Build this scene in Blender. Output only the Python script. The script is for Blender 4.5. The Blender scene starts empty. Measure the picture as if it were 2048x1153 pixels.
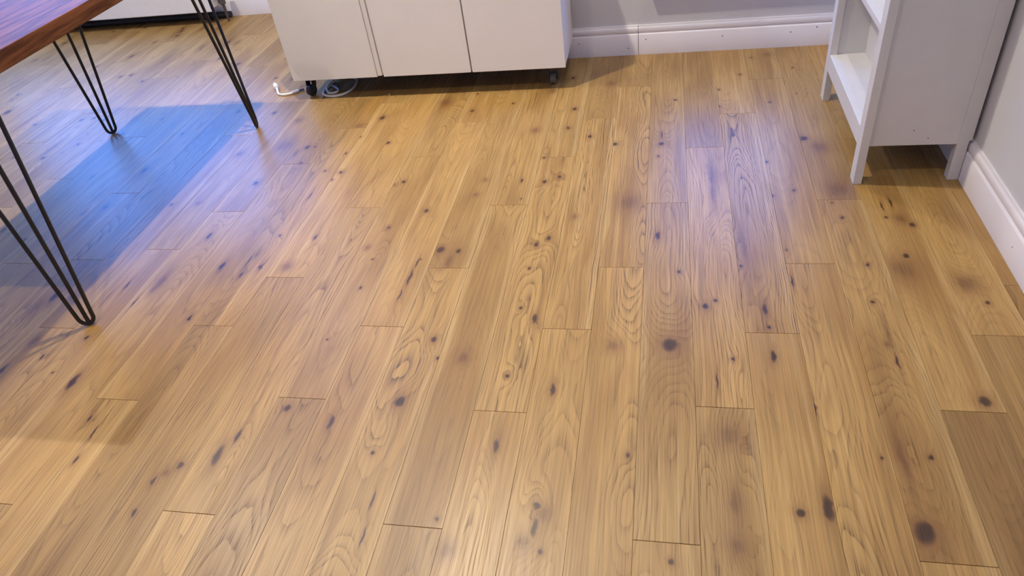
import bpy, bmesh, math, random
from mathutils import Vector, Matrix

# ------------------------------------------------------------------ units
# W is one floor-board width in metres; almost every size below is given in
# board widths and multiplied by W when the mesh is made.
W = 0.125
SC = bpy.context.scene
COL = SC.collection
rnd = random.Random(7)

# ------------------------------------------------------------------ camera
CAM_H = 10.045 * W
PITCH, YAW, ROLL = 0.8917595, 0.2630546, -0.1556873
cam_d = bpy.data.cameras.new('camera')
cam_d.sensor_width = 36.0
cam_d.sensor_fit = 'HORIZONTAL'
cam_d.lens = 1440.83 / 2048.0 * 36.0
cam_d.clip_start = 0.02
cam = bpy.data.objects.new('camera', cam_d)
COL.objects.link(cam)
cam.matrix_world = (Matrix.Translation((0, 0, CAM_H)) @ Matrix.Rotation(YAW, 4, 'Z')
                    @ Matrix.Rotation(PITCH, 4, 'X') @ Matrix.Rotation(ROLL, 4, 'Z'))
SC.camera = cam

# ------------------------------------------------------------------ view, sky, lights
SC.view_settings.view_transform = 'Standard'
SC.view_settings.look = 'None'
SC.view_settings.gamma = 1.0
SC.view_settings.use_curve_mapping = False
SC.view_settings.exposure = -0.08
SKY_STRENGTH = 12.0
SKY_HORIZON = (0.11, 0.32, 1.0)
SKY_ZENITH = (0.05, 0.25, 1.0)
LAMP_POWER = 125.0
LAMP_COLOR = (1.0, 0.91, 0.76)
CEIL = 24.5

wd = bpy.data.worlds.new('dusk_sky')
SC.world = wd
wd.use_nodes = True
nt = wd.node_tree
bg = nt.nodes['Background']
tc = nt.nodes.new('ShaderNodeTexCoord')
sx = nt.nodes.new('ShaderNodeSeparateXYZ')
mr = nt.nodes.new('ShaderNodeMapRange')
mr.inputs[1].default_value = -0.1
mr.inputs[2].default_value = 0.9
mx = nt.nodes.new('ShaderNodeMix')
mx.data_type = 'RGBA'
mx.inputs[6].default_value = SKY_HORIZON + (1,)
mx.inputs[7].default_value = SKY_ZENITH + (1,)
nt.links.new(tc.outputs['Generated'], sx.inputs[0])
nt.links.new(sx.outputs[2], mr.inputs[0])
nt.links.new(mr.outputs[0], mx.inputs[0])
nt.links.new(mx.outputs[2], bg.inputs[0])
bg.inputs[1].default_value = SKY_STRENGTH

# window openings in board widths: (x0, x1, z0, z1)
WIN1 = (-37.0, -19.6, 4.4, 23.4)      # over the radiator, in the wall at the far left
WIN2 = (-0.4, 5.2, 2.9, 10.5)         # in the wall between cabinet and bookcase
Y_BACK = 24.93                        # wall behind the cabinet
Y_FAR = 32.25                         # wall behind the radiator
X_RIGHT = 7.02
X_LEFT = -41.0
Y_FRONT = -14.0
X_BREAST = -12.3                      # where the wall behind the cabinet turns away

def portal(name, x0, x1, z0, z1, y):
    l = bpy.data.lights.new(name, 'AREA')
    l.shape = 'RECTANGLE'
    l.size = (x1 - x0) * W
    l.size_y = (z1 - z0) * W
    l.cycles.is_portal = True
    o = bpy.data.objects.new(name, l)
    COL.objects.link(o)
    o.location = ((x0 + x1) / 2 * W, y * W, (z0 + z1) / 2 * W)
    o.rotation_euler = (-math.pi / 2, 0, 0)   # faces -Y, into the room
portal('daylight_portal', *WIN1, Y_FAR + 0.5)
portal('daylight_portal', *WIN2, Y_BACK + 0.5)

# ------------------------------------------------------------------ node helper
class NT:
    def __init__(s, tree):
        s.t = tree
    def n(s, typ, **kw):
        x = s.t.nodes.new(typ)
        for k, v in kw.items():
            setattr(x, k, v)
        return x
    def put(s, sock, v):
        if isinstance(v, bpy.types.NodeSocket):
            s.t.links.new(v, sock)
        elif v is not None:
            sock.default_value = v
    def m(s, op, a, b=None, c=None, clamp=False):
        x = s.n('ShaderNodeMath', operation=op, use_clamp=clamp)
        s.put(x.inputs[0], a)
        if b is not None: s.put(x.inputs[1], b)
        if c is not None: s.put(x.inputs[2], c)
        return x.outputs[0]
    def xyz(s, a, b, c):
        x = s.n('ShaderNodeCombineXYZ')
        s.put(x.inputs[0], a); s.put(x.inputs[1], b); s.put(x.inputs[2], c)
        return x.outputs[0]
    def sep(s, v):
        x = s.n('ShaderNodeSeparateXYZ')
        s.put(x.inputs[0], v)
        return x.outputs
    def noise(s, vec, scale=1.0, detail=2.0, rough=0.5):
        x = s.n('ShaderNodeTexNoise')
        s.put(x.inputs['Vector'], vec)
        x.inputs['Scale'].default_value = scale
        x.inputs['Detail'].default_value = detail
        x.inputs['Roughness'].default_value = rough
        return x.outputs[0]
    def mix(s, f, a, b, blend='MIX'):
        x = s.n('ShaderNodeMix', data_type='RGBA', blend_type=blend)
        s.put(x.inputs[0], f); s.put(x.inputs[6], a); s.put(x.inputs[7], b)
        return x.outputs[2]
    def attr(s, name):
        x = s.n('ShaderNodeAttribute', attribute_type='OBJECT', attribute_name=name)
        return x
    def ramp(s, v, a, b, lo=0.0, hi=1.0, smooth=True):
        x = s.n('ShaderNodeMapRange', interpolation_type='SMOOTHSTEP' if smooth else 'LINEAR')
        s.put(x.inputs[0], v)
        for i, q in enumerate((a, b, lo, hi)):
            s.put(x.inputs[i + 1], q)
        return x.outputs[0]

def srgb(r, g, b):
    f = lambda c: (c / 255 / 12.92) if c / 255 <= 0.04045 else ((c / 255 + 0.055) / 1.055) ** 2.4
    return (f(r), f(g), f(b), 1.0)

def new_mat(name):
    m = bpy.data.materials.new(name)
    m.use_nodes = True
    t = NT(m.node_tree)
    return m, t, m.node_tree.nodes['Principled BSDF']

def plain(name, col, rough=0.5, metal=0.0, spec=0.5, vary=0.03, scale=30, bump=0.0, bscale=200):
    """painted / plastic / metal surface with slight procedural unevenness"""
    m, t, b = new_mat(name)
    tc = t.n('ShaderNodeTexCoord')
    n = t.noise(tc.outputs['Object'], scale, 3)
    f = t.ramp(n, 0.3, 0.7, 1 - vary, 1 + vary)
    c = t.mix(1.0, col, t.xyz(f, f, f), 'MULTIPLY')
    t.put(b.inputs['Base Color'], c)
    b.inputs['Roughness'].default_value = rough
    b.inputs['Metallic'].default_value = metal
    b.inputs['Specular IOR Level'].default_value = spec
    if bump:
        bn = t.n('ShaderNodeBump')
        bn.inputs['Strength'].default_value = bump
        bn.inputs['Distance'].default_value = 0.001
        t.put(bn.inputs['Height'], t.noise(tc.outputs['Object'], bscale, 2))
        t.put(b.inputs['Normal'], bn.outputs[0])
    return m

# ------------------------------------------------------------------ oak boards
def knot_group():
    g = bpy.data.node_groups.new('knot', 'ShaderNodeTree')
    I, O = g.interface, None
    for nm, ty in (('u', 'NodeSocketFloat'), ('v', 'NodeSocketFloat'), ('K', 'NodeSocketVector'),
                   ('A', 'NodeSocketFloat'), ('bump', 'NodeSocketFloat'), ('dark', 'NodeSocketFloat'),
                   ('halo', 'NodeSocketFloat')):
        I.new_socket(nm, in_out='INPUT', socket_type=ty)
    for nm in ('bump', 'dark', 'halo'):
        I.new_socket(nm, in_out='OUTPUT', socket_type='NodeSocketFloat')
    t = NT(g)
    gi = t.n('NodeGroupInput').outputs
    go = t.n('NodeGroupOutput').inputs
    kx, ky, kr = t.sep(gi['K'])
    asp = t.m('MAXIMUM', t.m('ABSOLUTE', gi['A']), 1.0)
    r = t.m('MAXIMUM', kr, 1e-4)
    on = t.m('GREATER_THAN', kr, 1e-3)
    hard = t.m('GREATER_THAN', gi['A'], 0.0)
    dx = t.m('DIVIDE', t.m('SUBTRACT', gi['u'], kx), r)
    dy0 = t.m('DIVIDE', t.m('SUBTRACT', gi['v'], ky), r)
    dy = t.m('DIVIDE', dy0, asp)
    d2 = t.m('ADD', t.m('MULTIPLY', dx, dx), t.m('MULTIPLY', dy, dy))
    core = t.m('MULTIPLY', t.ramp(d2, 0.15, 1.9, 1.0, 0.0), t.m('MULTIPLY', on, t.m('ADD', t.m('MULTIPLY', hard, 0.80), 0.20)))
    halo = t.m('MULTIPLY', t.m('EXPONENT', t.m('MULTIPLY', d2, -0.20)), on)
    # softer, longer disturbance of the growth rings, stretched along the board
    dyl = t.m('DIVIDE', dy0, t.m('MULTIPLY', asp, 1.6))
    d2l = t.m('ADD', t.m('MULTIPLY', dx, dx), t.m('MULTIPLY', dyl, dyl))
    bump = t.m('MULTIPLY', t.m('EXPONENT', t.m('MULTIPLY', d2l, -0.09)),
               t.m('MULTIPLY', t.m('MINIMUM', t.m('MULTIPLY', r, 1.7), 0.20), on))
    t.put(go['bump'], t.m('ADD', gi['bump'], bump))
    t.put(go['dark'], t.m('MAXIMUM', gi['dark'], core))
    t.put(go['halo'], t.m('MAXIMUM', gi['halo'], halo))
    return g

N_KNOT = 10

def oak_material():
    m, t, b = new_mat('oak_board')
    kg = knot_group()
    tc = t.n('ShaderNodeTexCoord')
    x, y, z = t.sep(tc.outputs['Object'])
    u = t.m('DIVIDE', x, W)
    v = t.m('DIVIDE', y, W)
    seed = t.attr('seed').outputs['Fac']
    tone = t.attr('tone').outputs['Fac']
    pith = t.attr('pith').outputs['Vector']       # pith offset, depth, contrast
    pxo, pzo, contrast = t.sep(pith)
    # wobble
    w1 = t.m('SUBTRACT', t.noise(t.xyz(t.m('MULTIPLY', u, 6), t.m('MULTIPLY', v, 5), seed), 1.0, 1), 0.5)
    uu = t.m('ADD', u, t.m('MULTIPLY', w1, 0.085))
    vv = t.m('ADD', v, t.m('MULTIPLY', w1, 0.085))
    bump, dark, halo = 0.0, 0.0, 0.0
    for i in range(N_KNOT):
        g = t.n('ShaderNodeGroup', node_tree=kg)
        a = t.attr('k%d' % i)
        t.put(g.inputs['u'], uu); t.put(g.inputs['v'], vv)
        t.put(g.inputs['K'], a.outputs['Vector']); t.put(g.inputs['A'], a.outputs['Alpha'])
        t.put(g.inputs['bump'], bump); t.put(g.inputs['dark'], dark); t.put(g.inputs['halo'], halo)
        bump, dark, halo = g.outputs['bump'], g.outputs['dark'], g.outputs['halo']
    # growth rings: distance from a pith that wanders along the board
    n1 = t.m('SUBTRACT', t.noise(t.xyz(t.m('MULTIPLY', u, 0.9), t.m('MULTIPLY', v, 0.22), seed), 1.0, 2), 0.5)
    n2 = t.m('SUBTRACT', t.noise(t.xyz(t.m('MULTIPLY', u, 3.5), t.m('MULTIPLY', v, 0.9), t.m('ADD', seed, 31)), 1.0, 2), 0.5)
    n3 = t.m('SUBTRACT', t.noise(t.xyz(seed, t.m('MULTIPLY', v, 0.16), t.m('ADD', seed, 57)), 1.0, 1), 0.5)
    px = t.m('ADD', t.m('SUBTRACT', u, pxo), t.m('MULTIPLY', n1, 0.7))
    pz = t.m('ADD', pzo, t.m('MULTIPLY', n3, 1.5))
    rad = t.m('SQRT', t.m('ADD', t.m('MULTIPLY', px, px), t.m('MULTIPLY', pz, pz)))
    rad = t.m('ADD', rad, t.m('ADD', t.m('MULTIPLY', n2, 0.06), bump))
    n4 = t.noise(t.xyz(t.m('MULTIPLY', rad, 5.0), seed, 3.0), 1.0, 1)      # rings of uneven width
    ph = t.m('ADD', t.m('MULTIPLY', rad, 20.0), t.m('MULTIPLY', n4, 3.5))
    ringy = t.noise(t.xyz(t.m('MULTIPLY', rad, 1.7), t.m('MULTIPLY', v, 0.12), t.m('ADD', seed, 77)), 1.0, 2)
    saw = t.m('FRACT', ph)
    line = t.m('MULTIPLY', t.m('POWER', t.m('SUBTRACT', 1.0, saw), 3.2), t.ramp(saw, 0.0, 0.05))
    # pores: short dark dashes lying along the board
    fib = t.noise(t.xyz(t.m('MULTIPLY', u, 60), t.m('MULTIPLY', v, 0.8), seed), 1.0, 2, 0.6)
    pore = t.ramp(fib, 0.42, 0.70)
    fine = t.noise(t.xyz(t.m('MULTIPLY', u, 26), t.m('MULTIPLY', v, 0.5), seed), 1.0, 2)
    patch = t.noise(t.xyz(t.m('MULTIPLY', u, 1.3), t.m('MULTIPLY', v, 0.3), t.m('ADD', seed, 11)), 1.0, 2)
    line_amt = t.m('MULTIPLY', t.m('MULTIPLY', line, t.m('ADD', t.m('MULTIPLY', pore, 0.8), 0.4)),
                   t.m('MULTIPLY', contrast, t.ramp(ringy, 0.32, 0.66, 0.25, 1.35)))
    light = srgb(*OAK_LIGHT)
    mid = srgb(*OAK_MID)
    deep = srgb(*OAK_DEEP)
    heart = t.m('ADD', t.m('MULTIPLY', patch, 0.55), t.m('MULTIPLY', ringy, 0.45))
    col = t.mix(t.ramp(heart, 0.36, 0.60), mid, light)
    sapf = t.noise(t.xyz(t.m('MULTIPLY', u, 5), t.m('MULTIPLY', v, 0.12), t.m('ADD', seed, 5)), 1.0, 2)
    edge = t.m('ABSOLUTE', t.m('ADD', t.m('SUBTRACT', u, t.m('MULTIPLY', pxo, 0.35)), t.m('MULTIPLY', n1, 0.35)))
    sap = t.m('MAXIMUM', t.ramp(sapf, 0.58, 0.76, 0, 0.6), t.m('MULTIPLY', t.ramp(edge, 0.37, 0.47), t.ramp(n4, 0.35, 0.65, 0.0, 0.7)))
    col = t.mix(sap, col, srgb(*OAK_SAP))
    col = t.mix(t.m('MULTIPLY', line_amt, 0.66, clamp=True), col, deep)
    f2 = t.ramp(fine, 0.3, 0.7, 0.86, 1.08)
    f3 = t.m('SUBTRACT', 1.0, t.m('MULTIPLY', pore, 0.19))
    f = t.m('MULTIPLY', t.m('MULTIPLY', f2, f3), tone)
    col = t.mix(1.0, col, t.xyz(f, f, f), 'MULTIPLY')
    # dark boards are redder
    red = t.ramp(tone, 0.6, 0.95, 0.28, 0.0)
    col = t.mix(red, col, t.mix(1.0, col, (1.05, 0.86, 0.72, 1), 'MULTIPLY'))
    streak = t.ramp(fine, 0.35, 0.65, 0.55, 1.0)
    col = t.mix(t.m('MULTIPLY', t.m('MULTIPLY', halo, streak), 0.78), col, srgb(112, 72, 42))
    crack = t.m('MULTIPLY', t.m('MULTIPLY', dark, t.ramp(fib, 0.25, 0.45, 0.8, 1.0)), 0.93)
    col = t.mix(crack, col, t.mix(t.ramp(fib, 0.35, 0.6), srgb(40, 29, 25), srgb(74, 50, 36)))
    t.put(b.inputs['Base Color'], col)
    t.put(b.inputs['Roughness'], t.m('ADD', FLOOR_ROUGH, t.m('MULTIPLY', pore, 0.08)))
    b.inputs['Specular IOR Level'].default_value = FLOOR_SPEC
    bp = t.n('ShaderNodeBump')
    bp.inputs['Strength'].default_value = 0.25
    bp.inputs['Distance'].default_value = 0.0006
    h = t.m('SUBTRACT', t.m('MULTIPLY', fine, 0.5), t.m('ADD', line_amt, dark))
    t.put(bp.inputs['Height'], h)
    t.put(b.inputs['Normal'], bp.outputs[0])
    return m

OAK_LIGHT = (181, 143, 83)
OAK_MID = (158, 120, 66)
OAK_DEEP = (90, 58, 28)
OAK_SAP = (194, 159, 102)
FLOOR_ROUGH = 0.34
FLOOR_SPEC = 0.5

def table_wood():
    m, t, b = new_mat('walnut_stained_wood')
    tc = t.n('ShaderNodeTexCoord')
    x, y, z = t.sep(tc.outputs['Object'])
    u = t.m('DIVIDE', x, W); v = t.m('DIVIDE', y, W); q = t.m('DIVIDE', z, W)
    a = t.noise(t.xyz(t.m('MULTIPLY', u, 7), t.m('MULTIPLY', v, 0.5), t.m('MULTIPLY', q, 7)), 1.0, 4, 0.6)
    f = t.noise(t.xyz(t.m('MULTIPLY', u, 60), t.m('MULTIPLY', v, 2), t.m('MULTIPLY', q, 60)), 1.0, 2)
    c = t.mix(t.ramp(a, 0.35, 0.65), srgb(84, 50, 30), srgb(128, 80, 48))
    k = t.ramp(f, 0.35, 0.7, 1.05, 0.8)
    c = t.mix(1.0, c, t.xyz(k, k, k), 'MULTIPLY')
    t.put(b.inputs['Base Color'], c)
    b.inputs['Roughness'].default_value = 0.48
    b.inputs['Specular IOR Level'].default_value = 0.07
    return m

def glass_mat():
    m, t, b = new_mat('window_glass')
    tr = t.n('ShaderNodeBsdfTransparent')
    gl = t.n('ShaderNodeBsdfGlossy')
    gl.inputs['Roughness'].default_value = 0.02
    mx = t.n('ShaderNodeMixShader')
    mx.inputs[0].default_value = 0.06
    t.t.links.new(tr.outputs[0], mx.inputs[1])
    t.t.links.new(gl.outputs[0], mx.inputs[2])
    out = [n for n in m.node_tree.nodes if n.type == 'OUTPUT_MATERIAL'][0]
    t.t.links.new(mx.outputs[0], out.inputs[0])
    m.node_tree.nodes.remove(b)
    return m

def glow_mat():
    m, t, b = new_mat('lamp_diffuser')
    b.inputs['Base Color'].default_value = (0.9, 0.9, 0.85, 1)
    b.inputs['Emission Color'].default_value = LAMP_COLOR + (1,)
    b.inputs['Emission Strength'].default_value = 12.0
    return m

M = {}
M['oak'] = oak_material()
M['sub'] = plain('dark_gap', srgb(60, 42, 28), 0.9, vary=0.1)
M['wall'] = plain('grey_wall_paint', srgb(215, 213, 212), 0.85, spec=0.25, vary=0.012, scale=5, bump=0.15, bscale=900)
M['trim'] = plain('white_gloss_trim', srgb(232, 226, 226), 0.38, vary=0.015, scale=8)
M['ceil'] = plain('white_ceiling', srgb(236, 234, 230), 0.9, spec=0.2)
M['cab'] = plain('white_cabinet_lacquer', srgb(238, 234, 230), 0.45, vary=0.008, scale=6)
M['book'] = plain('white_painted_wood', srgb(214, 211, 208), 0.42, vary=0.02, scale=14, bump=0.1, bscale=300)
M['black'] = plain('black_powder_coat', srgb(26, 26, 28), 0.42, vary=0.1)
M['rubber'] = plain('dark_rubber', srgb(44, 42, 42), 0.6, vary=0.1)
M['rubber2'] = plain('grey_rubber_tyre', srgb(92, 90, 84), 0.55, vary=0.08)
M['chrome'] = plain('dull_steel', srgb(120, 118, 120), 0.35, metal=0.9)
M['cable'] = plain('white_cable_plastic', srgb(232, 228, 222), 0.4)
M['rad'] = plain('white_radiator_enamel', srgb(238, 235, 230), 0.35, vary=0.01)
M['brass'] = plain('grey_valve_metal', srgb(96, 88, 84), 0.4, metal=0.4)
M['under'] = plain('underside_shade', srgb(52, 44, 38), 0.85, vary=0.1)  # near-black colour standing in for shade beneath cabinet and bookcase
M['nail'] = plain('dark_mark', srgb(74, 66, 62), 0.8)
M['wood'] = table_wood()
M['glass'] = glass_mat()
M['glow'] = glow_mat()

# knots, cracks and brown flecks of the boards: x, y, half width, length/width (negative: soft brown, no dark core)
KNOT_DATA = [
    -14.14, 9.93, 0.083, -1.35, -10.61, 10.8, 0.027, 3.2, -12.85, 10.06, 0.034, 1.35, -12.24, 8.73, 0.068, 3.2, -12.93, 8.96, 0.022, 1.35, -13.55, 9.42, 0.027, 3.2, -14.24, 9, 0.044, 3.2, -11.16, 7.8, 0.027, 3.2, -10.84, 7.45, 0.019, 9, -10.77, 6.82, 0.027, 3.2,
    -8.58, 6.85, 0.055, 1.35, -8.91, 6.48, 0.027, 3.2, -8.76, 6.67, 0.051, -1.35, -7.96, 7.1, 0.068, 3.2, -7.78, 7.57, 0.044, 3.2, -8.9, 5.82, 0.027, 3.2, -4.62, 10.31, 0.055, 1.35, -4.39, 9.78, 0.034, 1.35, -4.85, 8.59, 0.085, 1.35, -7.07, 8.31, 0.055, 1.35,
    -6.05, 8.02, 0.044, 3.2, -5.01, 7.38, 0.034, 1.35, -3.14, 9.38, 0.03, 9, -2.88, 9.37, 0.034, 1.35, -2.8, 7.69, 0.044, 3.2, -3.52, 6.16, 0.034, 1.35, -3.22, 5.64, 0.083, -1.35, -4.64, 5.74, 0.019, 9, -4.7, 6.43, 0.019, 9, -2.93, 11.36, 0.034, 1.35,
    -3.87, 9.83, 0.083, -1.35, -2.04, 5.87, 0.083, -1.35, -6.96, 10.24, 0.022, 1.35, -2.59, 11.02, 0.044, 3.2, -2.89, 9.37, 0.034, 1.35, -1.97, 9.06, 0.044, 3.2, 0.18, 10.35, 0.125, 1.35, 0.9, 11.51, 0.055, 1.35, 1.11, 11.69, 0.034, 1.35, 1.35, 10.01, 0.034, 1.35,
    2.08, 10.12, 0.044, 3.2, 2.06, 11.45, 0.044, 3.2, 2.07, 10.9, 0.034, 1.35, -0.51, 7.65, 0.034, 1.35, -1.92, 6.55, 0.055, 1.35, -1.9, 6.16, 0.044, 3.2, -1.8, 6.4, 0.083, -1.35, -1.76, 5.74, 0.034, 1.35, 1.16, 8.19, 0.128, -1.35, 1.19, 6.89, 0.066, -3.2,
    1.16, 6.11, 0.083, -1.35, 0.2, 5.77, 0.034, 1.35, -0.92, 10.29, 0.083, -1.35, 1.03, 9.43, 0.019, 9, 2.13, 6.76, 0.055, 1.35, 2.54, 6.88, 0.068, 3.2, 2.63, 8.9, 0.019, 9, 3.8, 6.57, 0.125, 1.35, 5.36, 9.18, 0.085, 1.35, 4.23, 7.94, 0.034, 1.35,
    3.8, 7.91, 0.045, -9, 4.16, 10.52, 0.051, -1.35, 4.2, 10.06, 0.019, 9, 6.17, 11.74, 0.034, 1.35, 3.5, 7.89, 0.022, 1.35, 3.16, 15.87, 0.034, 1.35, 4.17, 15.88, 0.188, -1.35, 5.47, 14.39, 0.055, 1.35, 5.28, 14.61, 0.083, -1.35, 5.08, 13.24, 0.055, 1.35,
    4.92, 12.79, 0.188, -1.35, 4.26, 12.92, 0.034, 1.35, 4.11, 11.71, 0.034, 1.35, 5.95, 12.32, 0.128, -1.35, 5.2, 15.27, 0.019, 9, 4.99, 15.13, 0.019, 9, 4.98, 14.68, 0.034, 1.35, 2.69, 12.35, 0.019, 9, 4.19, 10.78, 0.028, -9, -0.04, 18.38, 0.055, 1.35,
    -0.02, 18.9, 0.019, 9, -0.12, 17.69, 0.034, 1.35, 1.25, 16.59, 0.045, -9, 1.24, 15.79, 0.045, -9, -0.08, 13.99, 0.044, 3.2, 0.39, 12.64, 0.034, 1.35, 3.72, 18.46, 0.085, 1.35, 4.03, 17.98, 0.128, -1.35, 2.63, 15.63, 0.034, 1.35, 2.65, 17.26, 0.034, 1.35,
    3.07, 20.7, 0.034, 1.35, 4.02, 23.1, 0.034, 1.35, 3.88, 21.23, 0.022, 1.35, 2.39, 22.76, 0.034, 1.35, 1.7, 21.72, 0.034, 1.35, 1.64, 20.56, 0.034, 1.35, 0.36, 21.12, 0.034, 1.35, 2.84, 24.05, 0.034, 1.35, 3.37, 24.23, 0.083, -1.35, 3.93, 15.3, 0.022, 1.35,
    4.05, 14.67, 0.034, 1.35, 2.7, 13.44, 0.022, 1.35, 1.81, 13.55, 0.045, -9, 1.7, 12.86, 0.034, 1.35, -2.98, 23.1, 0.055, 1.35, -2.69, 20.77, 0.055, 1.35, -2.77, 19.52, 0.055, 1.35, -3.76, 19.43, 0.083, -1.35, -2.07, 18.95, 0.055, 1.35, -1.31, 18.45, 0.055, 1.35,
    -3.28, 17.76, 0.034, 1.35, -2.71, 16.72, 0.055, 1.35, -3.09, 16.48, 0.055, 1.35, -3.72, 16.57, 0.027, 3.2, -3.61, 15.65, 0.022, 1.35, -2.65, 13.9, 0.055, 1.35, -2.92, 13.63, 0.055, 1.35, -2.95, 12.73, 0.034, 1.35, -2.94, 11.38, 0.034, 1.35, -4.78, 13.37, 0.055, 1.35,
    -4.87, 15.88, 0.051, -1.35, -4.76, 16.64, 0.051, -1.35, -2.13, 14.8, 0.051, -1.35, -0.79, 15.42, 0.188, -1.35, -1.66, 22.52, 0.083, -1.35, -4.74, 21.34, 0.034, 1.35, -6.02, 20.91, 0.055, 1.35, -6.11, 22.17, 0.034, 1.35, -3.55, 22.15, 0.083, -1.35, -13.24, 21.36, 0.055, 1.35,
    -12.04, 20.71, 0.083, -1.35, -9.01, 20.66, 0.085, 1.35, -11.75, 18.94, 0.188, -1.35, -10.75, 17.83, 0.034, 1.35, -9.76, 17.32, 0.034, 1.35, -9.22, 17.21, 0.055, 1.35, -9.36, 16.8, 0.034, 1.35, -9.37, 19.38, 0.034, 1.35, -8.29, 18.93, 0.055, 1.35, -9.47, 18.34, 0.034, 1.35,
    -9.69, 15.96, 0.019, 9, -7.11, 16.61, 0.055, 1.35, -7.32, 16.46, 0.051, -1.35, -6.05, 15.14, 0.055, 1.35, -6.87, 14.37, 0.034, 1.35, -7.16, 13.53, 0.051, -1.35, -8.73, 13.96, 0.027, 3.2, -9.78, 14.04, 0.034, 1.35, -9.01, 12.73, 0.083, -1.35, -5.24, 13.43, 0.085, 1.35,
    -4.91, 12.96, 0.066, -3.2, -5.65, 13.05, 0.022, 1.35, -5.69, 12.93, 0.019, 9, -5.72, 12.36, 0.03, 9, -5.78, 11.73, 0.019, 9, -6.81, 11.96, 0.034, 1.35, -10.15, 13, 0.019, 9, -9.73, 12.72, 0.027, 3.2, -6.87, 13.04, 0.022, 1.35, -7.08, 21.62, 0.128, -1.35,
    -9.66, 20.14, 0.083, -1.35, -10.78, 12.75, 0.044, 3.2, -12.13, 12.1, 0.066, -3.2, -9.68, 12.72, 0.019, 9, -10.09, 12.4, 0.027, 3.2, -10.6, 10.76, 0.034, 1.35, -15.01, 11.09, 0.066, -3.2, -13.24, 11.48, 0.028, -9, -12.39, 11.32, 0.019, 9, -13, 11.95, 0.019, 9,
    -13.13, 18.5, 0.083, -1.35, -13.06, 15.65, 0.051, -1.35, -20.75, 19.18, 0.045, -9, -23.5, 21.63, 0.045, -9, -20.86, 26.95, 0.045, -9,
]
MARKS_BACK = [(-0.6, 0.53), (-1.2, 0.25), (1.93, 0.5), (4.1, 0.5), (-2.9, 0.5), (4.9, 0.62)]
MARKS_RIGHT = [(13.0, 0.4), (12.3, 0.35)]
# ceiling lamps: x, y, relative power, beam width, where it hangs
LAMPS = [(-21.5, 18.0, 1.65, 150, 'above the far end of the dining table'),
         (-8.5, 17.6, 2.1, 130, 'above the open floor before the cabinet'),
         (-21.5, 3.2, 0.35, 150, 'beyond the near end of the dining table'),
         (-7.5, 3.2, 0.85, 132, 'above the nearest part of the open floor'),
         (4.2, 3.2, 0.14, 110, 'beside the right wall, nearer than the bookcase'),
         (0.5, 20.5, 0.45, 140, 'between the bookcase and the cabinet'),
         (-8.5, -10.5, 0.12, 155, 'added at the near wall, left of the middle, as fill for the cabinet front'),  # unseen fill lamp, added to light the cabinet front and back wall
         (3.0, -10.5, 0.12, 150, 'added in the near right corner as fill for the far walls'),  # unseen fill lamp, added for surfaces that face the camera
         (-33.0, 18.0, 0.15, 155, 'added at the left wall to brighten the radiator'),  # unseen extra lamp, added to lift the radiator front
         (-33.0, 3.2, 0.4, 150, 'in the near left corner of the room')]

# ------------------------------------------------------------------ mesh helpers
def link(name, me, mat, parent=None, loc=None):
    """loc: world position in metres of the object's origin; mesh verts are already relative to it"""
    o = bpy.data.objects.new(name, me)
    COL.objects.link(o)
    if mat is not None and not me.materials:
        me.materials.append(mat)
    if loc is not None:
        o.location = loc
    if parent is not None:
        o.parent = parent
        base = world_loc(parent)
        o.location = Vector(o.location) - base
    return o

def world_loc(o):
    v = Vector(o.location)
    while o.parent is not None:
        o = o.parent
        v = v + Vector(o.location)
    return v

def bm_obj(name, bm, mat, parent=None, smooth=False):
    """bm in world metres: recentre on its own bounding box bottom and link"""
    xs = [v.co for v in bm.verts]
    lo = Vector((min(c.x for c in xs), min(c.y for c in xs), min(c.z for c in xs)))
    hi = Vector((max(c.x for c in xs), max(c.y for c in xs), max(c.z for c in xs)))
    org = Vector(((lo.x + hi.x) / 2, (lo.y + hi.y) / 2, lo.z))
    bmesh.ops.translate(bm, verts=bm.verts, vec=-org)
    bmesh.ops.recalc_face_normals(bm, faces=bm.faces)
    me = bpy.data.meshes.new(name)
    bm.to_mesh(me)
    bm.free()
    if smooth:
        for p in me.polygons:
            p.use_smooth = True
        me.set_sharp_from_angle(angle=math.radians(40))
    return link(name, me, mat, parent, org)

def add_box(bm, x0, x1, y0, y1, z0, z1, bev=0.0, seg=1):
    """box in board widths, bevel in metres"""
    r = bmesh.ops.create_cube(bm, size=1.0)
    vs = r['verts']
    for v in vs:
        v.co = Vector(((x0 + (v.co.x + .5) * (x1 - x0)) * W, (y0 + (v.co.y + .5) * (y1 - y0)) * W,
                       (z0 + (v.co.z + .5) * (z1 - z0)) * W))
    if bev:
        es = list({e for v in vs for e in v.link_edges})
        bmesh.ops.bevel(bm, geom=es, offset=bev, segments=seg, profile=0.6, affect='EDGES')

def box(name, dims, mat, parent=None, bev=0.0015, seg=2):
    bm = bmesh.new()
    add_box(bm, *dims, bev=bev, seg=seg)
    return bm_obj(name, bm, mat, parent)

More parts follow.
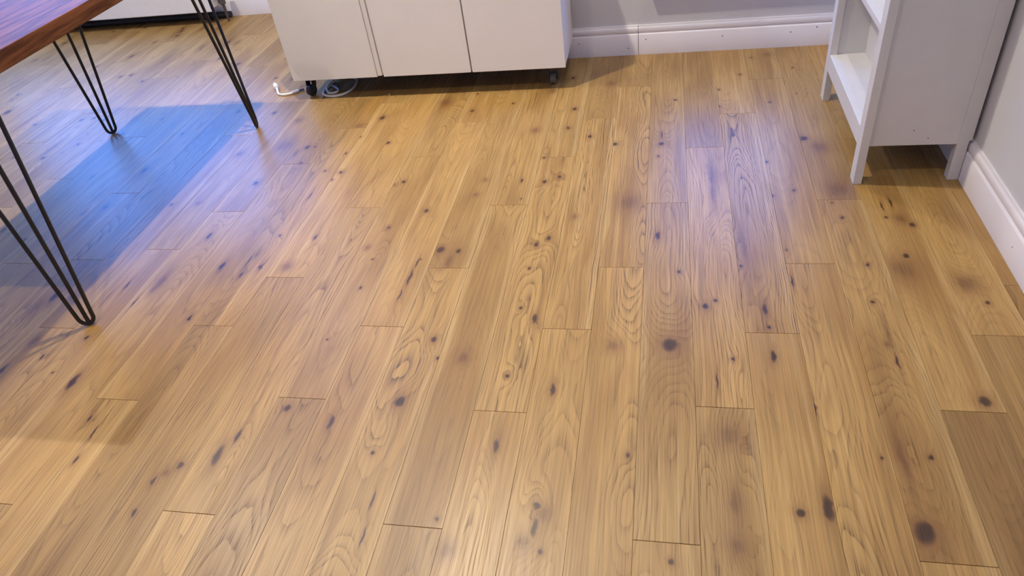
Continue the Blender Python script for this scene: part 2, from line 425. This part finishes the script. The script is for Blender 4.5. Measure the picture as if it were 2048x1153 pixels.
def add_tube(bm, pts, r, sides=12, caps=True):
    """tube through points (board widths), radius in board widths (one number or one per point)"""
    P = [Vector(p) * W for p in pts]
    n = len(P)
    rr = [r] * n if not hasattr(r, '__len__') else list(r)
    rings = []
    up = None
    for i in range(n):
        d = (P[min(i + 1, n - 1)] - P[max(i - 1, 0)]).normalized()
        if up is None:
            up = d.orthogonal().normalized()
        up = (up - d * up.dot(d)).normalized()
        s = d.cross(up)
        rings.append([bm.verts.new(P[i] + (up * math.cos(2 * math.pi * k / sides) + s * math.sin(2 * math.pi * k / sides)) * rr[i] * W)
                      for k in range(sides)])
    for a, b in zip(rings, rings[1:]):
        for k in range(sides):
            bm.faces.new((a[k], a[(k + 1) % sides], b[(k + 1) % sides], b[k]))
    if caps:
        bm.faces.new(rings[0][::-1])
        bm.faces.new(rings[-1])

def tube(name, pts, r, mat, parent=None, sides=12):
    bm = bmesh.new()
    add_tube(bm, pts, r, sides)
    return bm_obj(name, bm, mat, parent, smooth=True)

def smooth_path(pts, n=8):
    """Catmull-Rom through points"""
    P = [Vector(p) for p in pts]
    P = [P[0] * 2 - P[1]] + P + [P[-1] * 2 - P[-2]]
    out = []
    for i in range(1, len(P) - 2):
        for k in range(n):
            t = k / n
            a, b, c, d = P[i - 1], P[i], P[i + 1], P[i + 2]
            out.append(0.5 * ((2 * b) + (c - a) * t + (2 * a - 5 * b + 4 * c - d) * t * t + (3 * b - 3 * c + d - a) * t ** 3))
    out.append(P[-2])
    return out

def prism(name, poly, a, b, axis, mat, parent=None, smooth=False):
    """poly: (p, z) list in board widths; extruded from a to b along axis 'x' or 'y'"""
    bm = bmesh.new()
    def mk(q):
        return [bm.verts.new(Vector((q, p, z)) * W if axis == 'x' else Vector((p, q, z)) * W) for p, z in poly]
    A, B = mk(a), mk(b)
    n = len(poly)
    for i in range(n):
        bm.faces.new((A[i], A[(i + 1) % n], B[(i + 1) % n], B[i]))
    bm.faces.new(A[::-1]); bm.faces.new(B)
    return bm_obj(name, bm, mat, parent, smooth)

def thing(name, label, cat, loc, group=None):
    o = bpy.data.objects.new(name, None)
    COL.objects.link(o)
    o.empty_display_size = 0.1
    o.location = Vector(loc) * W
    return tag(o, label, cat, group)

def tag(o, label, cat, group=None):
    o['label'] = label
    o['category'] = cat
    if group:
        o['group'] = group
    return o

def struct(o):
    o['kind'] = 'structure'
    return o

# ------------------------------------------------------------------ room shell
struct(box('ceiling', (X_LEFT - 1, X_RIGHT + 1, Y_FRONT - 1, Y_FAR + 1, CEIL, CEIL + 0.8), M['ceil'], bev=0))

def wall_with_hole(name, x0, x1, y0, y1, win):
    bm = bmesh.new()
    a, b, c, d = win
    add_box(bm, x0, a, y0, y1, -0.5, CEIL)
    add_box(bm, b, x1, y0, y1, -0.5, CEIL)
    add_box(bm, a, b, y0, y1, -0.5, c)
    add_box(bm, a, b, y0, y1, d, CEIL)
    return struct(bm_obj(name, bm, M['wall']))

wall_with_hole('wall_back', X_BREAST, X_RIGHT + 0.8, Y_BACK, Y_BACK + 1.6, WIN2)
wall_with_hole('wall_alcove', X_LEFT - 0.8, X_BREAST + 1.6, Y_FAR, Y_FAR + 1.6, WIN1)
struct(box('wall_alcove_side', (X_BREAST, X_BREAST + 0.8, Y_BACK + 1.6, Y_FAR, -0.5, CEIL), M['wall'], bev=0))
struct(box('wall_right', (X_RIGHT, X_RIGHT + 0.8, Y_FRONT - 0.8, Y_BACK, -0.5, CEIL), M['wall'], bev=0))
struct(box('wall_left', (X_LEFT - 0.8, X_LEFT, Y_FRONT - 0.8, Y_FAR, -0.5, CEIL), M['wall'], bev=0))
struct(box('wall_front', (X_LEFT, X_RIGHT, Y_FRONT - 0.8, Y_FRONT, -0.5, CEIL), M['wall'], bev=0))

def window(name, win, y):
    a, b, c, d = win
    bm = bmesh.new()
    f = 0.5
    add_box(bm, a, a + f, y + 0.5, y + 1.0, c, d)
    add_box(bm, b - f, b, y + 0.5, y + 1.0, c, d)
    add_box(bm, a + f, b - f, y + 0.5, y + 1.0, c, c + f)
    add_box(bm, a + f, b - f, y + 0.5, y + 1.0, d - f, d)
    w = struct(bm_obj(name, bm, M['trim']))
    mid = (a + b) / 2
    box('mullion', (mid - 0.2, mid + 0.2, y + 0.55, y + 0.95, c + f, d - f), M['trim'], w, bev=0.002)
    for p0, p1 in ((a + f, mid - 0.2), (mid + 0.2, b - f)):
        box('pane', (p0, p1, y + 0.72, y + 0.75, c + f, d - f), M['glass'], w, bev=0)
    box('window_sill', (a - 0.3, b + 0.3, y - 0.45, y + 0.5, c - 0.25, c), M['trim'], w, bev=0.004)
    return w
window('window_1', WIN1, Y_FAR)
window('window_2', WIN2, Y_BACK)

# torus skirting: flat face, ledge, round moulding, small top step
def skirt_profile(face, wall, s):
    """face/wall: coordinate of the board's front face and of the wall; s: +1 when the wall lies at +"""
    t = abs(wall - face)
    pts = [(0.0, 0.0), (0.0, 0.70), (0.012, 0.715), (0.035, 0.72), (0.05, 0.735)]
    for k in range(0, 9):                       # rounded moulding
        a = -math.pi / 2 + math.pi * 0.93 * k / 8
        pts.append((0.05 - 0.042 * math.cos(a) + 0.022 * k / 8 + 0.012, 0.845 + 0.10 * math.sin(a)))
    pts += [(0.085, 0.955), (0.085, 0.985), (0.095, 1.0), (t, 1.0), (t, 0.0)]
    return [(face + s * p, z) for p, z in pts]

def skirt(name, face, wall, s, a, b, axis):
    return struct(prism(name, skirt_profile(face, wall, s), a, b, axis, M['trim'], smooth=True))

Y_SK = 24.78
X_SK = 6.885
JOIN_X = -0.86
back_sk = skirt('baseboard_back', Y_SK, Y_BACK, 1, JOIN_X + 0.008, X_RIGHT, 'x')
prism('board_length', skirt_profile(Y_SK, Y_BACK, 1), X_BREAST, JOIN_X - 0.008, 'x', M['trim'], back_sk, True)
right_sk = skirt('baseboard_right', X_SK, X_RIGHT, 1, Y_FRONT, Y_SK, 'y')
skirt('baseboard_alcove', Y_FAR - 0.14, Y_FAR, 1, X_LEFT, X_BREAST, 'x')
skirt('baseboard_alcove_side', X_BREAST - 0.14, X_BREAST, 1, Y_BACK, Y_FAR - 0.14, 'y')

def mark(parent, at, axis, r=0.022):
    bm = bmesh.new()
    c = bmesh.ops.create_cone(bm, segments=8, radius1=r * W, radius2=r * W * 0.8, depth=0.008 * W, cap_ends=True)
    R = Matrix.Rotation(math.pi / 2, 4, 'X' if axis == 'y' else 'Y')
    bmesh.ops.transform(bm, matrix=Matrix.Translation(Vector(at) * W) @ R, verts=bm.verts)
    bm_obj('filled_nail_hole', bm, M['nail'], parent)
for x, z in MARKS_BACK:
    mark(back_sk, (x, Y_SK - 0.001, z), 'y')
for y, z in MARKS_RIGHT:
    mark(right_sk, (X_SK - 0.001, y, z), 'x', 0.014)

# ------------------------------------------------------------------ floor: every board an object of its own
floor = struct(box('floor', (X_LEFT - 0.8, X_RIGHT + 0.8, Y_FRONT - 0.8, Y_FAR + 0.8, -1.0, -0.11), M['sub'], bev=0))
SEAM0 = -10.374
L_BOARD = 9.42
Y_NEAR = 1.5
JOINTS = {-9: [17.2], -6: [16.27], -5: [12.98], -4: [19.78], -3: [13.44], -2: [15.2],
          -1: [8.31, 17.77], 0: [10.57, 20.0], 1: [12.32], 2: [5.91, 15.33], 3: [8.57, 17.99], 4: [10.68],
          5: [12.72], 6: [6.0, 15.37], 7: [8.47, 17.8], 8: [10.73, 20.07], 9: [12.79], 10: [6.08, 15.38],
          11: [8.8, 18.12], 12: [10.75, 20.08], 13: [12.95, 22.33], 14: [6.11, 15.43], 15: [8.95], 16: [10.82]}
CLASS_Y = (10.4, 12.4, 15.1, 17.6)
KNOTS = {}
for i in range(0, len(KNOT_DATA), 4):
    kx, ky, kr, ka = KNOT_DATA[i:i + 4]
    KNOTS.setdefault(math.floor(kx - SEAM0), []).append((kx, ky, kr, ka))
# tone of single boards that the photograph shows darker or lighter: (column, y inside the board) -> factor
TONES = {(15, 5): 0.62, (16, 5): 0.80, (0, 8): 0.78, (1, 8): 0.84, (3, 5): 0.84, (3, 20): 0.88, (4, 19): 1.08, (5, 20): 0.88, (0, 12): 1.04, (7, 5): 1.07, (11, 5): 0.90,
         (11, 20): 0.90, (14, 14): 0.97, (10, 10): 0.94, (5, 10): 0.97, (6, 10): 0.92, (12, 14): 0.98, (2, 10): 0.95,
         (1, 15): 1.02, (13, 10): 1.0, (8, 15): 1.0, (9, 10): 1.04, (9, 15): 1.02, (4, 5): 1.05, (14, 4): 1.0,
         (16, 14): 1.0, (15, 12): 1.02, (13, 15): 0.97, (6, 18): 0.93, (4, 15): 1.02, (10, 4): 1.0, (8, 5): 1.04,
         (12, 5): 1.02, (13, 5): 1.03, (3, 12): 0.97, (0, 14): 1.0, (-1, 5): 1.04, (2, 4): 1.03, (7, 12): 1.0}
# boards with strong, clearly drawn growth rings
BOLD = {(10, 10): 1.5, (12, 14): 1.5, (11, 12): 1.2, (2, 10): 1.3, (1, 9): 1.2, (3, 12): 1.2, (5, 10): 1.4, (6, 12): 1.3,
        (8, 14): 1.5, (9, 10): 1.2, (9, 16): 1.4, (3, 6): 1.4, (4, 8): 1.3, (7, 11): 1.2, (13, 10): 1.2, (10, 4): 0.6,
        (14, 10): 1.2, (15, 12): 0.5, (16, 14): 0.5, (15, 5): 0.4, (16, 5): 0.4, (12, 5): 0.7, (6, 9): 1.3, (8, 8): 0.9}

def board(c, y0, y1):
    x0, x1 = SEAM0 + c, SEAM0 + c + 1
    lim = X_SK + 0.1
    if x0 > lim - 0.02:
        return
    xc, yc = (x0 + x1) / 2, (y0 + y1) / 2
    xr = min(x1, lim)
    g, ch, eg, ec = 0.0011, 0.0030, 0.0034, 0.0045      # side gap and chamfer, end gap and chamfer (board widths)
    a, b, p, q = x0 + g - xc, xr - g - xc, y0 + eg - yc, y1 - eg - yc
    z, zb, zc = 0.0, -0.11, -0.006
    up = rnd.uniform(-0.0015, 0.0)
    V = []
    for (dx, dy, zz) in ((ch, ec, z + up), (0, 0, zc + up), (0, 0, zb)):
        V += [(a + dx, p + dy, zz), (b - dx, p + dy, zz), (b - dx, q - dy, zz), (a + dx, q - dy, zz)]
    F = [(0, 1, 2, 3)]
    for k in (0, 4):
        for i in range(4):
            j = (i + 1) % 4
            F.append((k + i, k + 4 + i, k + 4 + j, k + j))
    F.append((11, 10, 9, 8))
    me = bpy.data.meshes.new('floor_board')
    me.from_pydata([tuple(co * W for co in v) for v in V], [], F)
    me.update()
    o = link('floor_board', me, M['oak'], floor, (xc * W, yc * W, 0))
    o['seed'] = rnd.uniform(0, 200)
    tone = rnd.uniform(0.84, 1.08)
    contrast = rnd.uniform(0.65, 1.1)
    for (cc, yy), f in TONES.items():
        if cc == c and y0 <= yy < y1:
            tone = f
    for (cc, yy), f in BOLD.items():
        if cc == c and y0 <= yy < y1:
            contrast = f
    o['tone'] = tone
    o['pith'] = (rnd.uniform(-0.35, 0.35), rnd.uniform(0.1, 0.7), contrast)
    ks = [k for k in KNOTS.get(c, []) if y0 - 0.1 <= k[1] < y1 + 0.1]
    ks.sort(key=lambda k: -k[2])
    if len(ks) < 3 and c < 0:
        for _ in range(rnd.randint(1, 3)):
            ks.append((xc + rnd.uniform(-.35, .35), rnd.uniform(y0 + .4, y1 - .4), rnd.uniform(.03, .07), rnd.choice((1.4, 3, -3))))
    for i, (kx, ky, kr, ka) in enumerate(ks[:N_KNOT]):
        o['k%d' % i] = (kx - xc, ky - yc, kr, ka)

for c in range(-27, 18):
    js = sorted(JOINTS.get(c, [CLASS_Y[c % 4] + rnd.uniform(-0.5, 0.5)]))
    while js[0] > Y_NEAR:
        js.insert(0, js[0] - L_BOARD)
    end = Y_FAR - 0.05 if SEAM0 + c + 1 < X_BREAST - 0.1 else Y_SK + 0.1
    while js[-1] < end:
        js.append(js[-1] + L_BOARD)
    js = [max(j, -6.0) for j in js]
    for y0, y1 in zip(js, js[1:]):
        y1 = min(y1, end)
        if y1 - y0 > 0.3 and y1 > Y_NEAR:
            board(c, y0, y1)

# ------------------------------------------------------------------ table with hairpin legs
TX0, TX1, TY0, TY1, TZ0, TZ1 = -19.45, -12.74, 9.85, 21.2, 5.61, 5.98
table = thing('dining_table', 'wooden topped table on black hairpin legs, at the left', 'table', ((TX0 + TX1) / 2, (TY0 + TY1) / 2, 0))
box('tabletop', (TX0, TX1, TY0, TY1, TZ0, TZ1), M['wood'], table, bev=0.003, seg=2)

def hairpin(foot, tops):
    """foot: centre of the bend on the floor; tops: (dx, dy) of outer rod, middle rod, outer rod under the tabletop"""
    fx, fy = foot
    r = 0.047
    plate_z = TZ0 - 0.04
    a = Vector((fx + tops[0][0], fy + tops[0][1], plate_z))
    mid = Vector((fx + tops[1][0], fy + tops[1][1], plate_z))
    b = Vector((fx + tops[2][0], fy + tops[2][1], plate_z))
    # plate on the underside of the top
    xs = [a.x, b.x, mid.x]; ys = [a.y, b.y, mid.y]
    leg = box('leg', (min(xs) - .12, max(xs) + .12, min(ys) - .12, max(ys) + .12, plate_z, TZ0), M['black'], table, bev=0.001)
    d = (a - b); d.z = 0; d.normalize()
    half = 0.165
    zf = 0.30
    pa = Vector((fx, fy, zf)) + d * half
    pb = Vector((fx, fy, zf)) - d * half
    pts = [a, a.lerp(pa, 0.5), pa]
    for k in range(1, 12):
        t = math.pi * k / 12
        pts.append(Vector((fx, fy, 0)) + d * half * math.cos(t) + Vector((0, 0, zf - (zf - r) * math.sin(t) ** 0.8)))
    pts += [pb, pb.lerp(b, 0.5), b]
    tube('bent_rod', pts, r, M['black'], leg)
    tube('middle_rod', [Vector((fx, fy, r * 1.2)), Vector((fx, fy, r)).lerp(mid, 0.5), mid], r, M['black'], leg)
    return leg

hairpin((-13.05, 10.50), ((-0.90, 0.28), (0.0, 0.34), (0.10, 0.88)))
hairpin((-13.38, 20.32), ((-0.68, 0.98), (-0.22, -0.30), (0.08, -1.12)))
hairpin((-18.90, 20.22), ((0.80, 0.30), (0.2, 0.15), (0.08, -0.70)))
hairpin((-18.75, 10.45), ((0.80, -0.05), (-0.1, -0.05), (-0.05, 1.05)))

# ------------------------------------------------------------------ cabinet on castors
CX0, CX1, CY0, CY1, CZ0, CZ1 = -12.60, -3.08, 22.20, 24.62, 0.75, 6.9
cabinet = thing('cabinet', 'low white cabinet with three plain doors on castors', 'cabinet', ((CX0 + CX1) / 2, (CY0 + CY1) / 2, 0))
cy = CY0 + 0.15
box('carcass', (CX0 + 0.02, CX1 - 0.01, cy + 0.012, CY1, CZ0 + 0.02, CZ1 - 0.15), M['cab'], cabinet, bev=0.0015)
box('underside_shade_sheet', (CX0 + 0.06, CX1 - 0.06, cy + 0.02, CY1 - 0.05, CZ0 - 0.02, CZ0 + 0.018), M['under'], cabinet, bev=0.0006)  # thin dark sheet added to deepen the shade under the cabinet
box('cabinet_top', (CX0, CX1, CY0, CY1, CZ1 - 0.145, CZ1), M['cab'], cabinet, bev=0.0015)
zt = CZ1 - 0.165
for x0, x1 in ((CX0, -9.50), (-9.265, -6.215), (-6.165, CX1)):
    box('door', (x0, x1, CY0, cy, CZ0, zt), M['cab'], cabinet, bev=0.0012)
box('filler_strip', (-9.485, -9.33, CY0 + 0.03, cy + 0.012, CZ0 + 0.03, zt), M['cab'], cabinet, bev=0.0008)

def castor(x, y, ang, mat, R=0.20):
    bm = bmesh.new()
    add_box(bm, x - 0.22, x + 0.22, y - 0.22, y + 0.22, CZ0 - 0.05, CZ0 + 0.02, 0.001)
    add_tube(bm, [(x, y, CZ0 - 0.05), (x, y, CZ0 - 0.17)], 0.12, 14)
    ca, sa = math.cos(ang), math.sin(ang)
    for s in (-1, 1):                              # two fork cheeks, reaching back from the pin to the axle
        poly = [(-0.10, CZ0 - 0.14), (0.14, CZ0 - 0.14), (0.20, R + 0.02), (0.14, R - 0.07), (0.06, R - 0.05)]
        f = []
        for q in (s * 0.125, s * 0.155):
            f.append([bm.verts.new(Vector((x + p * ca - q * sa, y + p * sa + q * ca, z)) * W) for p, z in poly])
        n = len(poly)
        for i in range(n):
            bm.faces.new((f[0][i], f[0][(i + 1) % n], f[1][(i + 1) % n], f[1][i]))
        bm.faces.new(f[0][::-1]); bm.faces.new(f[1])
    add_tube(bm, [(x + 0.13 * ca + 0.16 * sa, y + 0.13 * sa - 0.16 * ca, R), (x + 0.13 * ca - 0.16 * sa, y + 0.13 * sa + 0.16 * ca, R)], 0.035, 8)
    c = bm_obj('castor', bm, M['rubber'], cabinet, True)
    cx, cyy = x + 0.13 * ca, y + 0.13 * sa
    ax = Vector((-sa, ca, 0))
    ctr = Vector((cx, cyy, R))
    tube('wheel', [ctr - ax * 0.10, ctr - ax * 0.085, ctr - ax * 0.05, ctr + ax * 0.05, ctr + ax * 0.085, ctr + ax * 0.10],
         [R * 0.80, R * 0.95, R, R, R * 0.95, R * 0.80], mat, c, 24)
    return c

castor(-12.24, 22.80, math.radians(-110), M['rubber'])
castor(-3.58, 22.88, math.radians(-92), M['rubber2'])
castor(-12.0, 24.2, math.radians(60), M['rubber'])
castor(-3.6, 24.2, math.radians(75), M['rubber2'])

# ------------------------------------------------------------------ cables beneath the cabinet
c1 = thing('charging_lead', 'short white lead with a metal tip, lying left of the cabinet castor', 'cable', (-13.3, 22.9, 0))
R_C = 0.042
tube('lead', smooth_path([(-13.95, 23.25, 0.10), (-13.83, 23.05, 0.07), (-13.68, 22.82, R_C), (-13.42, 22.74, R_C), (-13.16, 22.84, R_C), (-13.06, 22.93, R_C)]), R_C, M['cable'], c1, 10)
tube('plug_end', smooth_path([(-14.10, 23.46, 0.13), (-14.05, 23.40, 0.125), (-13.97, 23.28, 0.105), (-13.93, 23.22, 0.10)], 3),
     [0.055] + [0.085] * 6 + [0.085, 0.085, 0.05], M['cable'], c1, 12)['label'] = 'white moulded plug end'
tube('plug_sleeve', [(-13.20, 22.82, 0.055), (-13.18, 22.83, 0.055), (-12.98, 22.99, 0.055), (-12.96, 23.0, 0.055)], [0.04, 0.06, 0.06, 0.05], M['cable'], c1, 10)
tube('metal_tip', [(-12.97, 22.995, 0.055), (-12.82, 23.12, 0.055)], 0.04, M['chrome'], c1, 8)['label'] = 'grey metal plug tip'
tag(tube('power_cable', smooth_path([(-11.86, 23.75, R_C), (-11.90, 23.3, R_C), (-11.94, 22.92, R_C), (-11.88, 22.66, R_C), (-11.72, 22.50, R_C), (-11.45, 22.42, R_C),
      (-11.2, 22.47, R_C), (-11.0, 22.64, R_C), (-10.88, 22.95, R_C), (-10.88, 23.35, R_C), (-11.0, 23.8, R_C), (-11.3, 24.0, R_C), (-11.65, 23.9, 0.09), (-11.82, 23.5, 0.13),
      (-11.84, 23.05, 0.13), (-11.76, 22.80, 0.08), (-11.62, 22.68, R_C), (-11.42, 22.74, R_C), (-11.40, 22.92, R_C), (-11.55, 23.12, R_C), (-11.80, 23.35, R_C)]),
      R_C, M['cable'], None, 10), 'white cable coiled in loops on the floor under the cabinet', 'cable')

# ------------------------------------------------------------------ bookcase
BT = 14.8
bk = thing('bookcase', 'white bookcase on square legs, against the right wall', 'bookcase', (5.7, 18.5, 0))
YN0, YN1, YF0, YF1 = 16.10, 16.46, 20.66, 21.02
XF0, XF1 = 4.53, 4.72
XR0, XR1 = 6.63, 6.87
for y0, y1 in ((YN0, YN1), (YF0, YF1)):
    box('front_post', (XF0, XF1, y0, y1, 0, BT), M['book'], bk, bev=0.0012)
for y0, y1 in ((YN0 + 0.13, YN1 + 0.0), (YF0, YF1 - 0.1)):
    bm = bmesh.new()
    poly = [(XR0, 0.0), (XR1, 0.0), (XR1, 1.03), (6.925, 1.03), (6.925, BT), (XR0, BT)]
    A = [bm.verts.new(Vector((x, y0, z)) * W) for x, z in poly]
    B = [bm.verts.new(Vector((x, y1, z)) * W) for x, z in poly]
    for i in range(6):
        bm.faces.new((A[i], A[(i + 1) % 6], B[(i + 1) % 6], B[i]))
    bm.faces.new(A[::-1]); bm.faces.new(B)
    bmesh.ops.recalc_face_normals(bm, faces=bm.faces)
    bmesh.ops.bevel(bm, geom=list(bm.edges), offset=0.0012, segments=2, affect='EDGES', profile=0.6)
    bm_obj('rear_post', bm, M['book'], bk)
box('side_panel', (XF1, XR0, YN0 + 0.14, YN0 + 0.28, 0.95, BT), M['book'], bk, bev=0.0008)
box('side_panel', (XF1, XR0, YF0 + 0.05, YF1 - 0.15, 0.95, BT), M['book'], bk, bev=0.0008)
box('front_rail', (XF0 + 0.004, XF1, YN1, YF0, 0.91, 1.375), M['book'], bk, bev=0.0012)
box('front_rail', (XF0 + 0.004, XF1, YN1, YF0, BT - 0.4, BT), M['book'], bk, bev=0.0012)
XB = 5.45
ys0, ys1 = YN0 + 0.28, YF0 + 0.05
box('shelf', (XF1, XB, ys0, ys1, 1.20, 1.37), M['book'], bk, bev=0.0006)
box('bottom_board', (XF1 + 0.02, XR0, ys0, ys1, 1.0, 1.19), M['under'], bk, bev=0.0006)  # coloured dark to deepen the shade under the bookcase
for z in (3.77, 6.3, 8.8, 11.3):
    sh = box('shelf', (XF1, XB, ys0, ys1, z - 0.14, z), M['book'], bk, bev=0.0006)
    box('shelf_lip', (XF0 + 0.004, XF1, YN1, YF0, z - 0.15, z), M['book'], sh, bev=0.001)
box('back_panel', (XB, XB + 0.06, ys0, ys1, 1.2, BT - 0.2), M['book'], bk, bev=0.0004)
box('top_board', (XF0 - 0.1, 6.935, YN0 - 0.1, YF1 + 0.1, BT, BT + 0.18), M['book'], bk, bev=0.002)
for x, z in ((5.65, 1.33), (5.99, 1.12)):
    bm = bmesh.new()
    bmesh.ops.create_cone(bm, segments=8, radius1=0.014 * W, radius2=0.012 * W, depth=0.008 * W, cap_ends=True)
    bmesh.ops.transform(bm, matrix=Matrix.Translation(Vector((x, YN0 + 0.139, z)) * W) @ Matrix.Rotation(math.pi / 2, 4, 'X'), verts=bm.verts)
    bm_obj('pin_hole', bm, M['nail'], bk)

# ------------------------------------------------------------------ radiator at the far left
RX0, RX1, RZ0, RZ1, RY = -33.0, -20.5, 0.60, 3.7, 31.0
rad = thing('radiator', 'white panel radiator low on the far left wall', 'radiator', ((RX0 + RX1) / 2, RY + 0.5, 0))
bm = bmesh.new()
n_rib = 36
prof = []
for i in range(n_rib):
    a = RX0 + 0.2 + (RX1 - RX0 - 0.4) * i / n_rib
    s = (RX1 - RX0 - 0.4) / n_rib
    prof += [(a, RY), (a + s * 0.55, RY), (a + s * 0.68, RY + 0.06), (a + s * 0.87, RY + 0.06)]
prof.append((RX1 - 0.2, RY))
lo, hi = RZ0 + 0.85, RZ1 - 0.5
A = [bm.verts.new(Vector((x, y, lo)) * W) for x, y in prof]
B = [bm.verts.new(Vector((x, y, hi)) * W) for x, y in prof]
for i in range(len(prof) - 1):
    bm.faces.new((A[i], A[i + 1], B[i + 1], B[i]))
add_box(bm, RX0, RX1, RY, RY + 0.13, RZ0, lo, 0.004, 2)
add_box(bm, RX0, RX1, RY, RY + 0.13, hi, RZ1, 0.004, 2)
add_box(bm, RX0, RX0 + 0.2, RY, RY + 0.13, lo, hi)
add_box(bm, RX1 - 0.2, RX1, RY, RY + 0.13, lo, hi)
add_box(bm, RX0 + 0.1, RX1 - 0.1, RY + 0.08, RY + 0.13, lo, hi)
bm_obj('front_panel', bm, M['rad'], rad)
box('back_panel', (RX0, RX1, RY + 0.72, RY + 0.85, RZ0, RZ1), M['rad'], rad, bev=0.003)
bm = bmesh.new()
for i in range(60):
    x = RX0 + 0.4 + (RX1 - RX0 - 0.8) * i / 59
    add_box(bm, x, x + 0.02, RY + 0.15, RY + 0.70, RZ0 + 0.3, RZ1 - 0.2)
o = bm_obj('convector_fin', bm, M['rad'], rad); o['kind'] = 'stuff'
box('top_grille', (RX0, RX1, RY, RY + 0.85, RZ1, RZ1 + 0.05), M['rad'], rad, bev=0.002)
for x in (RX0, RX1 - 0.06):
    box('side_cover', (x, x + 0.06, RY + 0.02, RY + 0.83, RZ0 + 0.1, RZ1), M['rad'], rad, bev=0.002)
for x in (RX0 + 1.5, RX1 - 1.5):
    box('wall_bracket', (x - 0.15, x + 0.15, RY + 0.85, Y_FAR - 0.02, RZ0 + 0.6, RZ1 - 0.6), M['rad'], rad, bev=0.002)
vx, vy = RX1 + 0.42, RY + 0.42
bm = bmesh.new()
add_tube(bm, [(RX1 - 0.05, vy, 1.15), (vx + 0.02, vy, 1.15)], 0.10, 12)
add_tube(bm, [(vx, vy, 0.78), (vx, vy, 0.82), (vx, vy, 1.28), (vx, vy, 1.32)], [0.10, 0.15, 0.15, 0.12], 14)
valve = bm_obj('valve', bm, M['brass'], rad, True)
tube('valve_cap', [(vx, vy, 1.32), (vx, vy, 1.36), (vx, vy, 1.62), (vx, vy, 1.66)], [0.15, 0.18, 0.16, 0.12], M['brass'], valve, 14)
tube('pipe', [(vx, vy, 0.0), (vx, vy, 0.4), (vx, vy, 0.8)], 0.06, M['brass'], rad, 12)['label'] = 'grey pipe rising from the floor'

tube('shade_bar', [(RX0, Y_FAR - 0.32, 0.17), (-27, Y_FAR - 0.32, 0.17), (vx - 0.1, Y_FAR - 0.32, 0.17)], 0.13, M['rubber'], rad, 12)['label'] = 'dark bar added for the shade under the radiator'  # dark bar put in for the strip of shade below the radiator

# ------------------------------------------------------------------ recessed ceiling lamps
def downlight(x, y, power, spread, where):
    d = thing('recessed_downlight', 'small round recessed ceiling downlight ' + where, 'lamp', (x, y, CEIL), 'ceiling downlights')
    bm = bmesh.new()
    n = 28
    rings = []
    for r, z in ((0.24, CEIL), (0.36, CEIL - 0.035), (0.32, CEIL - 0.045), (0.26, CEIL - 0.01)):
        rings.append([bm.verts.new(Vector((x + r * math.cos(2 * math.pi * k / n), y + r * math.sin(2 * math.pi * k / n), z)) * W) for k in range(n)])
    rings.append(rings[0])
    for a, b in zip(rings, rings[1:]):
        for k in range(n):
            bm.faces.new((a[k], a[(k + 1) % n], b[(k + 1) % n], b[k]))
    bm_obj('trim_ring', bm, M['chrome'], d, True)
    tube('diffuser', [(x, y, CEIL - 0.012), (x, y, CEIL - 0.004)], 0.25, M['glow'], d, 24)
    l = bpy.data.lights.new('lamp', 'SPOT')
    l.energy = LAMP_POWER * power
    l.color = LAMP_COLOR
    l.spot_size = math.radians(spread)
    l.spot_blend = 1.0
    l.shadow_soft_size = 0.028
    o = bpy.data.objects.new('lamp_light', l)
    COL.objects.link(o)
    o.parent = d
    o.location = (0, 0, -0.08 * W)
for lamp in LAMPS:
    downlight(*lamp)
